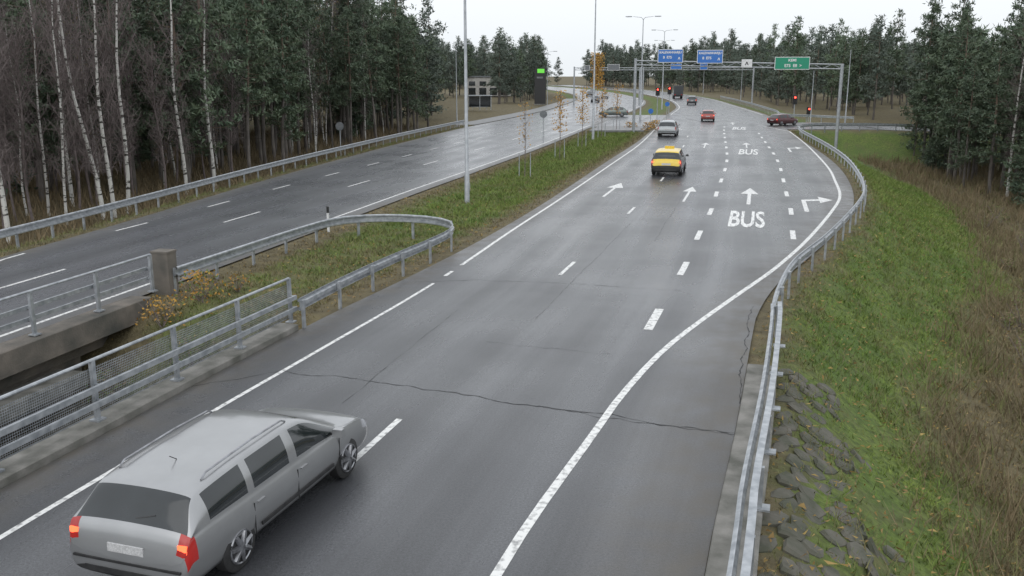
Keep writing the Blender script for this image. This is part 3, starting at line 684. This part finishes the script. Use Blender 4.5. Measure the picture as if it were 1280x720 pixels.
for (x,y,h,nl) in ((.8,56.8,4.6,60),(3.6,68.8,5.1,220),(6.2,80.9,5.3,300),(9.0,92,5.,260),(11.5,101,5.3,200),(13.8,150,9.5,1000)):
    mb=MB();z0=float(ground_z(np.array([x]),np.array([y]))[0])
    mb.tube([(0,0,-.2),(.03,0,h*.5),(0,.03,h)],[.03,.022,.008],1,6)
    if h<6:
        for sx_ in(-.35,.35): mb.tube([(sx_,0,-.2),(sx_,0,1.5)],.03,2,6)
    for i in range(26):
        z=rnd.uniform(h*.3,h*.95);an=rnd.uniform(0,6.28);l=rnd.uniform(.3,.8)*(h/5)
        e=(l*.6*math.cos(an),l*.6*math.sin(an),z+l*.8);mb.tube([(0,0,z),e],[.012,.004],1,3,False)
    for i in range(nl):
        z=h*rnd.uniform(.4,1);an=rnd.uniform(0,6.28);rr=rnd.random()*.65*(h/5)
        c=Vector((rr*math.cos(an),rr*math.sin(an),z));a_=Vector((rnd.gauss(0,1),rnd.gauss(0,1),rnd.gauss(0,1))).normalized()*.07*(h/5);b_=a_.orthogonal()*.6
        mb.add([c-a_,c+b_,c+a_,c-b_],[(0,1,2,3)],0)
    mb.make('sapling_tree',['leaf_y','twig','steel2'],loc=(x,y,z0))
# ---------------------------------------------------------------- street furniture
def gz(x,y): return float(ground_z(np.array([x]),np.array([y]))[0])
def lamp(x,y,h,arms=2,ang=0.,r=.1,al=1.9,z=None):
    mb=MB();z0=gz(x,y) if z is None else z
    mb.tube([(0,0,-.3),(0,0,.02),(0,0,1.4),(0,0,1.45),(0,0,h)],[r*1.35,r*1.35,r*1.3,r,r*.5],0,10)
    mb.box((r*1.32,0,.8),(.02,.12,.4),0)
    for k in range(arms):
        s=1 if k==0 else -1
        mb.tube([(0,0,h-.1),(s*.25,0,h+.18),(s*al*.7,0,h+.3)],[r*.5,.035,.03],0,6)
        mb.box((s*al,0,h+.31),(.85,.26,.1),0);mb.box((s*al,0,h+.25),(.6,.2,.03),1)
    return mb.make('street_lamp',['steel2','white'],smooth=True,loc=(x,y,z0),rz=ang)
lamp(-2.23,44.8,13.5,2,-.26,.1);lamp(7.9,89.2,14,2,-.26);lamp(17.3,124.,13.4,2,-.2);lamp(27.,166,13.6,2,-.2);lamp(35,215,13.5,2,-.2)
lamp(-7.2,120,10.6,1,.0,.07,1.5);lamp(7.2,188,10.5,1,0,.07,1.5);lamp(41,113,9,0,0,.07);lamp(39.8,122.5,8.4,0,0,.07);lamp(55,222,9,1,3.1,.07,1.5);lamp(62,300,10,1,3.1,.07,1.5)
def gantry(name,p0,p1,h0,h1,z0,z1,signs):
    root=empty(name,(0,0,0));mb=MB()
    a=Vector((p0[0],p0[1],h0));b=Vector((p1[0],p1[1],h1));d=(b-a);Lg=d.length;an=math.atan2(d.y,d.x)
    mb.tube([(p0[0],p0[1],z0),(p0[0],p0[1],h0+.45)],.15,0,10);mb.tube([(p1[0],p1[1],z1),(p1[0],p1[1],h1+.3)],.17,0,10)
    for off in(-.22,.22):
        mb.tube([a+Vector((0,0,off)),b+Vector((0,0,off))],.07,0,6)
    n=int(Lg/.9)
    for i in range(n):
        q0=a.lerp(b,i/n);q1=a.lerp(b,(i+1)/n);s=.22 if i%2 else -.22
        mb.tube([q0+Vector((0,0,s)),q1+Vector((0,0,-s))],.03,0,4)
    mb.make('frame',['steel2'],parent=root)
    for (t,w,h,zo,mat,txt) in signs:
        q=a.lerp(b,t);s=MB()
        s.box((0,0,0),(w,.06,h),0);s.box((0,-.035,0),(w-.12,.01,h-.12),1)
        s.box((-w*.3,.12,-.1),(.06,.2,h),2);s.box((w*.3,.12,-.1),(.06,.2,h),2)
        ob=s.make('sign_panel',['white',mat,'steel2'],parent=root);ob.location=(q.x+.2*math.sin(an),q.y-.25,q.z+zo);ob.rotation_euler=(0,0,an)
        for j,(tt,tx_,sz,tz) in enumerate(txt):
            te=text_mesh(tt,sz,'sign_text','white' if mat!='white' else 'black',parent=root,bold=.012)
            te.rotation_euler=(math.pi/2,0,an);nrm=Vector((math.sin(an),-math.cos(an),0))
            te.location=ob.location+Vector((math.cos(an),math.sin(an),0))*tx_+nrm*.048+Vector((0,0,tz))
    return root
gantry('sign_gantry',(13,98),(33,93),7.2,6.75,-.1,-2.2,[
 (.175,2.6,1.35,.75,'blue',[('KALEVANHARJU',0,.31,.35),('8  E75',-.3,.36,-.15),('^',.9,.6,-.35)]),
 (.37,2.6,1.35,.75,'blue',[('KALEVANHARJU',0,.31,.35),('8  E75',-.3,.36,-.15),('^',.9,.6,-.35)]),
 (.55,1.05,.8,.15,'white',[('^',0,.8,-.15)]),
 (.765,3.4,1.25,.25,'green',[('KEMI',0,.36,.28),('E75  E8  >',.1,.4,-.25)])])
gantry('sign_gantry',(12.6,188),(25.5,185),7.1,7.1,-.1,-.1,[(.6,2.4,1.2,.3,'greybk',[]),(.2,1.0,1.,.2,'greybk',[])])
gantry('sign_gantry',(29,205),(52,200),7.2,7.2,-.1,-.1,[(.3,2.4,1.2,.5,'blue',[]),(.55,1.6,1.4,.5,'blue',[])])
def signal(x,y,h,z=None,arm=0):
    root=empty('traffic_light',(x,y,gz(x,y) if z is None else z),-.2);mb=MB()
    mb.tube([(0,0,-.2),(0,0,h)],.06,0,8);mb.make('post',['steel2'],parent=root)
    s=MB();s.box((0,-.1,h-.45),(.62,.03,1.15),0);s.box((0,-.2,h-.45),(.34,.2,.98),0)
    for k in range(3):
        zc=h-.13-.32*k
        s.tube([(0,-.3,zc),(0,-.33,zc)],.11,1 if k==0 else 0,12)
        s.tube([(0,-.3,zc+.13),(0,-.42,zc+.12)],.03,0,6)
        s.box((0,-.38,zc+.13),(.24,.16,.015),0)
    s.make('signal_head',['black','red'],parent=root);return root
signal(21.6,137,4.1);signal(24.2,142,4.1);signal(37.4,122,3.9);signal(40.8,126.5,3.5)
def round_sign(x,y,h,r=.33,facing=0.,mat='greybk',name='round_road_sign'):
    root=empty(name,(x,y,gz(x,y)),facing);mb=MB();mb.tube([(0,0,-.3),(0,0,h)],.035,0,8);mb.make('post',['steel2'],parent=root)
    s=MB();s.tube([(0,-.05,h-r),(0,-.07,h-r)],r,0,24);s.make('disc',[mat],parent=root)
round_sign(2.83,82.8,2.9);round_sign(-13.9,74,3.,.33);round_sign(20.2,120,2.6,.3,0,'blue');round_sign(16.2,107.5,2.2,.3,0,'blue')
mb=MB();mb.tube([(0,0,-.2),(0,0,.75)],.05,0,8);mb.tube([(0,0,.75),(0,0,1.0)],.052,1,8);mb.make('delineator_post',['white','black'],loc=(-7.25,35.3,gz(-7.25,35.3)))
root=empty('advertising_pylon',(5.7,187,0),0.);mb=MB();mb.box((0,0,3.6),(2.3,.5,7.3),0);mb.box((0,0,.1),(2.6,.8,.2),1);mb.make('tower',['black','concrete'],parent=root)
mb=MB();mb.box((.1,-.27,6.7),(1.4,.05,.8),0);mb.box((-.1,-.27,5.4),(1.2,.04,.35),1);mb.make('display',['screen','greybk'],parent=root)
root=empty('bus_shelter',(-5.6,160,0),.1);mb=MB()
mb.box((0,0,2.45),(4.2,1.7,.14),0)
for a_ in(-1.95,0,1.95):
    for b_ in(-.7,.7): mb.box((a_,b_,1.2),(.07,.07,2.4),0)
mb.box((0,.2,.5),(3.,.35,.06),0);mb.box((-1.2,.2,.25),(.06,.3,.5),0);mb.box((1.2,.2,.25),(.06,.3,.5),0)
mb.make('frame',['steel'],parent=root)
mb=MB();mb.box((0,.74,1.35),(3.85,.02,1.7),0);mb.box((-1.98,0,1.35),(.02,1.35,1.7),0);mb.make('panes',['glass'],parent=root)
root=empty('commercial_building',(-7,268,0),.05);mb=MB();mb.box((0,0,2.6),(13,9,5.2),0);mb.box((0,0,5.4),(13.5,9.5,.4),1)
for i in range(4): mb.box((-4.6+3.05*i,-4.53,3.5),(1.8,.1,1.2),2);mb.box((-4.6+3.05*i,-4.53,1.3),(2.0,.1,2.0),2)
mb.make('walls',['wall','greybk','glass'],parent=root)
# ---------------------------------------------------------------- vehicles
PROF={
'estate':dict(W=.88,st=[(-2.30,.34,.58,.60,.86,.80),(-2.27,.27,.68,.72,.95,.86),(-2.22,.24,.88,.92,.97,.80),(-2.17,.24,.90,.96,.975,.79),(-1.90,.22,.905,1.31,.985,.66),(-1.80,.22,.905,1.35,.985,.66),(-1.62,.22,.905,1.375,.99,.665),(-1.05,.22,.895,1.415,1,.67),(-.92,.22,.89,1.42,1,.67),(-.02,.22,.88,1.43,1,.67),(.08,.22,.88,1.425,1,.665),(.36,.22,.87,1.39,1,.655),(.46,.22,.87,1.365,1,.65),(1.28,.22,.85,.94,.99,.74),(1.36,.22,.85,.91,.985,.76),(1.82,.22,.80,.845,.97,.76),(2.10,.23,.71,.75,.93,.70),(2.26,.25,.60,.64,.87,.68),(2.34,.32,.52,.54,.80,.64)],
   side=[(-1.80,-1.05),(-.96,-.03),(.06,1.28)],wind=(.46,1.28),rear=(-2.17,-1.90),axle=(-1.32,1.42)),
'hatch':dict(W=.87,st=[(-2.1,.36,.58,.60,.84,.80),(-2.07,.27,.70,.74,.95,.86),(-2.0,.24,.91,.96,.97,.80),(-1.94,.24,.93,1.0,.975,.79),(-1.50,.22,.945,1.34,.985,.64),(-1.42,.22,.945,1.38,.985,.655),(-1.3,.22,.94,1.40,.99,.66),(-.9,.22,.93,1.43,1,.67),(-.8,.22,.93,1.44,1,.675),(-.02,.22,.92,1.445,1,.675),(.08,.22,.92,1.44,1,.67),(.34,.22,.91,1.40,1,.66),(.42,.22,.91,1.38,1,.655),(1.12,.22,.89,.98,.99,.74),(1.18,.22,.89,.945,.985,.76),(1.55,.22,.84,.89,.97,.76),(1.88,.24,.74,.78,.92,.70),(2.03,.27,.62,.66,.84,.66),(2.10,.36,.54,.56,.76,.62)],
   side=[(-1.42,-.9),(-.82,-.03),(.06,1.12)],wind=(.42,1.12),rear=(-1.94,-1.50),axle=(-1.22,1.3)),
'sedan':dict(W=.89,st=[(-2.30,.36,.58,.60,.84,.78),(-2.27,.27,.72,.76,.94,.82),(-2.2,.24,.92,.97,.96,.80),(-1.72,.24,.94,1.02,.97,.79),(-1.66,.24,.94,1.05,.975,.78),(-1.12,.22,.94,1.36,.985,.64),(-1.04,.22,.94,1.38,.985,.65),(-.95,.22,.94,1.39,1,.655),(-.8,.22,.94,1.42,1,.66),(-.72,.22,.94,1.425,1,.66),(0,.22,.93,1.44,1,.665),(.1,.22,.93,1.435,1,.66),(.38,.22,.92,1.39,1,.65),(.46,.22,.92,1.37,1,.645),(1.18,.22,.90,.98,.99,.74),(1.24,.22,.90,.95,.985,.76),(1.7,.22,.85,.90,.97,.76),(2.05,.24,.74,.78,.92,.70),(2.22,.27,.62,.64,.84,.66),(2.30,.36,.52,.54,.76,.62)],
   side=[(-1.12,-.8),(-.72,0),(.1,1.18)],wind=(.46,1.18),rear=(-1.66,-1.12),axle=(-1.35,1.38)),
}
def dense(st,step=.11):
    A=np.array(st,float);xk=A[:,0]
    h=np.diff(xk);ks=[]
    for i in range(len(h)):
        n=max(1,int(math.ceil(h[i]/step)))
        for q in range(n): ks.append((i,q/n))
    ks.append((len(h)-1,1.0));res=np.zeros((len(ks),A.shape[1]))
    for c in range(1,A.shape[1]):
        v=A[:,c];dl=np.diff(v)/h;m_=np.zeros(len(v))
        for i in range(1,len(v)-1):
            if dl[i-1]*dl[i]>0:
                w1=2*h[i]+h[i-1];w2=h[i]+2*h[i-1];m_[i]=(w1+w2)/(w1/dl[i-1]+w2/dl[i])
        m_[0]=dl[0];m_[-1]=dl[-1]
        for r_,(i,t) in enumerate(ks):
            h00=2*t**3-3*t*t+1;h10=t**3-2*t*t+t;h01=-2*t**3+3*t*t;h11=t**3-t*t
            res[r_,c]=h00*v[i]+h10*h[i]*m_[i]+h01*v[i+1]+h11*h[i]*m_[i+1]
    for r_,(i,t) in enumerate(ks): res[r_,0]=xk[i]+t*h[i]
    return [tuple(q) for q in res]
def car(name,kind,x,y,heading,paint,lit=False,scale=(1,1,1),rails=False,taxi=False,hi=False,plate=True,roofmat=None):
    """heading: clockwise angle from +Y"""
    pr=PROF[kind];root=empty(name,(x,y,float(zx(np.array(x),np.array(y)))),-heading);root.scale=scale
    W_=pr['W'];st=dense(pr['st'],.09 if hi else .2);V=[];F=[];MI=[]
    for (yy,zb,zt,ztop,wf,wr) in st:
        w=W_*wf;p4=(w*.945,zt);p5=(min(wr,w*.93),ztop-.045)
        def lp(t): return (p4[0]+(p5[0]-p4[0])*t+.035*math.sin(math.pi*t),p4[1]+(p5[1]-p4[1])*t)
        half=[(0,zb),(w*.80,zb),(w*.94,zb+.05),(w*.980,zb+(zt-zb)*.30),(w*1.0,zb+(zt-zb)*.58),(w*.998,zb+(zt-zb)*.70),(w*.972,zb+(zt-zb)*.93),p4,lp(.08),lp(.3),lp(.5),lp(.7),lp(.93),p5,(p5[0]*.93,ztop-.022),(p5[0]*.6,ztop-.0),(0,ztop+.012)]
        full=half+[(-a,b) for a,b in half[-2:0:-1]]
        V+=[(a,yy,b) for a,b in full]
    n=len(full);hn=len(half);y0=st[0][0];y1=st[-1][0]
    def inr(a,b,lst): return any(a>=q[0]-1e-6 and b<=q[1]+1e-6 for q in lst)
    for i in range(len(st)-1):
        ya,yb=st[i][0],st[i+1][0]
        for k in range(n):
            f=(i*n+k,(i+1)*n+k,(i+1)*n+(k+1)%n,i*n+(k+1)%n)
            kk=k if k<hn-1 else n-1-k
            mi=0
            if 8<=kk<=11 and inr(ya,yb,pr['side']): mi=1
            if kk>=14 and (inr(ya,yb,[pr['wind']]) or inr(ya,yb,[pr['rear']])): mi=1
            if kk==13 and inr(ya,yb,[pr['rear']]): mi=1
            if kk<=1: mi=2
            if roofmat and kk>=13 and mi==0: mi=3
            if kk in(4,5,6) and yb<=y0+.20 and ya>=y0+.028: mi=4
            if 7<=kk<=13 and yb<=y0+.131 and ya>=y0+.028 : mi=4
            if kk in(5,6,7,8) and yb<=y1-.06 and ya>=y1-.42: mi=5
            F.append(f);MI.append(mi)
    F.append(tuple(range(n)));MI.append(0);F.append(tuple((len(st)-1)*n+k for k in range(n))[::-1]);MI.append(0)
    tl='tail_lit' if lit else 'tail'
    body=obj('body',V,F,[paint,'glass','black',roofmat or paint,tl,'lamp'],MI,smooth=True)
    if hi: md=body.modifiers.new('s','SUBSURF');md.levels=md.render_levels=1
    cut=MB()
    for ax in pr['axle']:
        for s in(-1,1): cut.tube([(s*(W_-.26),ax,.33),(s*(W_+.2),ax,.33)],.365,0,32)
    cu=cut.make('cut',['black'])
    bo=body.modifiers.new('b','BOOLEAN');bo.object=cu;bo.operation='DIFFERENCE';bo.solver='EXACT'
    bpy.context.view_layer.update()
    dg=bpy.context.evaluated_depsgraph_get()
    me=bpy.data.meshes.new_from_object(body.evaluated_get(dg))
    body.modifiers.clear();body.data=me;bpy.data.objects.remove(cu)
    try: me.set_sharp_from_angle(angle=math.radians(40))
    except Exception: pass
    body.parent=root
    for j,ax in enumerate(pr['axle']):
        for s in(-1,1):
            wb=MB();xo=s*(W_-.02);xi=s*(W_-.21)
            wb.tube([(xi,0,0),(xi+s*.02,0,0),(xo-s*.02,0,0),(xo,0,0)],[.29,.33,.33,.30],0,28)
            wb.tube([(xo-s*.01,0,0),(xo+s*.004,0,0)],[.215,.205],2,24)
            for q in range(7):
                an=q*2*math.pi/7+.3
                wb.tube([(xo+s*.012,.02*math.cos(an),.02*math.sin(an)),(xo+s*.012,.205*math.cos(an),.205*math.sin(an))],[.045,.03],1,5)
            wb.tube([(xo-s*.002,0,0),(xo+s*.03,0,0)],.055,1,10)
            rim=[(xo+s*.008,.215*math.cos(t),.215*math.sin(t)) for t in np.linspace(0,2*math.pi,25)];wb.tube(rim,.014,1,5,False)
            w=wb.make('wheel',['rubber','rim','black'],parent=root,smooth=True);w.location=(0,ax,.33)
    d=MB()
    for s in(-1,1):
        if lit:
            d.box((s*W_*.86,y0+.065,.78),(.12,.03,.10),0)
        d.box((s*(W_+.09),pr['wind'][1]-.30,.95),(.17,.10,.12),2,0,.85)
        d.box((s*(W_+.0),pr['wind'][1]-.26,.91),(.10,.05,.03),3)
    if plate:
        d.box((0,y0+.015,.68),(.5,.02,.11),4);d.box((0,y1+.0,.42),(.5,.02,.11),4)
    d.box((0,y1-.03,.58),(.72,.06,.10),3);d.box((0,y1-.02,.36),(1.0,.06,.10),3)
    d.box((0,y0+.02,.36),(1.2,.05,.07),3)
    d.box((0,y0+.02,.50),(1.5,.06,.03),3)
    for ys_ in((pr['side'][1][1]+.045),(pr['side'][1][0]-.045),pr['wind'][1]-.12):
        for s in(-1,1): d.box((s*(W_*.990),ys_,.55),(.012,.008,.46),3)
    for ys_ in(pr['side'][1][0]+.10,pr['side'][1][1]+.20):
        for s in(-1,1): d.box((s*(W_*.993),ys_,.76),(.035,.16,.022),2)
    for s in(-1,1): d.box((s*(W_*.993),(pr['axle'][0]+pr['axle'][1])/2,.42),(.02,pr['axle'][1]-pr['axle'][0]-.9,.05),3)
    d.make('details',['bulb','lamp',paint,'black','plate','rim'],parent=root)
    if rails:
        r=MB()
        for s in(-1,1): r.tube([(s*.59,-1.62,1.36),(s*.59,-1.52,1.42),(s*.59,-.6,1.46),(s*.59,.1,1.45),(s*.59,.2,1.40)],.013,0,6)
        r.make('roof_rails',['rim'],parent=root)
    if hi:
        q=MB();q.tube([(0,y0+.17,1.0),(.3,y0+.21,1.07)],[.012,.008],0,5)
        q.make('rear_wiper',['black'],parent=root)
        q=MB();q.tube([(0,-1.3,1.41),(0,-1.42,1.50)],.006,0,5)
        q.make('roof_antenna',['black'],parent=root)
    if taxi:
        q=MB();q.box((0,-.1,1.48),(.55,.16,.14),0);q.make('roof_sign',['yellow'],parent=root)
    return root
def paint(n,c,metal=.5):
    M[n]=pmat(n,c,tuple(q*.93 for q in c),3,.3,metal,coat=.6);return n
silver=paint('silver_paint',(.36,.365,.37),.65);silver2=paint('light_grey_paint',(.27,.29,.30),.4)
red=paint('red_paint',(.28,.03,.02),.2);dred=paint('dark_red_paint',(.08,.015,.018),.3);blk=paint('black_paint',(.015,.016,.018),.3);grn=paint('grey_green_paint',(.13,.16,.15),.4);dgy=paint('dark_grey_paint',(.05,.055,.06),.4)
car('estate_car','estate',-3.76,11.70,math.radians(17.8),silver,lit=True,rails=True,hi=True,scale=(1.,1.02,.96))
car('taxi_car','estate',9.85,56.9,math.radians(14.5),blk,lit=True,taxi=True,roofmat='yellow',scale=(1.06,1,1.08))
car('estate_car','estate',15.75,92.3,math.radians(13.5),silver2,lit=False,rails=True,scale=(1.06,1,1.08))
car('hatchback_car','hatch',26.0,122,math.radians(12),red,lit=True)
car('hatchback_car','hatch',32.9,111.5,math.radians(58),dred,lit=True,scale=(.96,.92,.95))
car('suv_car','estate',36.8,189,math.radians(10),dgy,lit=True,scale=(1.06,1,1.2))
car('hatchback_car','hatch',14.9,134.8,math.radians(-80),grn)
car('sedan_car','sedan',24,239,math.radians(186),silver2);car('sedan_car','sedan',22.,262,math.radians(186),blk)
car('sedan_car','sedan',26.,300,math.radians(183),dgy);car('hatchback_car','hatch',18.5,205,math.radians(190),dgy)
car('sedan_car','sedan',40.3,206,math.radians(8),blk,lit=True);car('hatchback_car','hatch',46.5,262,math.radians(4),dgy,lit=True)
root=empty('delivery_truck',(42.8,239,0),-.12);mb=MB()
mb.box((0,-1.2,2.0),(2.4,5.2,2.4),0);mb.box((0,2.45,1.45),(2.2,1.7,1.9),0,0,.9);mb.box((0,3.2,1.75),(1.9,.25,.8),1);mb.box((0,0,.7),(2.1,7.,.25),2);mb.box((-.8,-3.83,1.0),(.3,.05,.2),4);mb.box((.8,-3.83,1.0),(.3,.05,.2),4)
for ax in(-2.4,-1.4,2.4):
    for s in(-1,1): mb.tube([(s*.8,ax,.5),(s*1.12,ax,.5)],.5,3,16)
mb.make('body',[dgy,'glass','black','rubber','tail_lit'],parent=root)
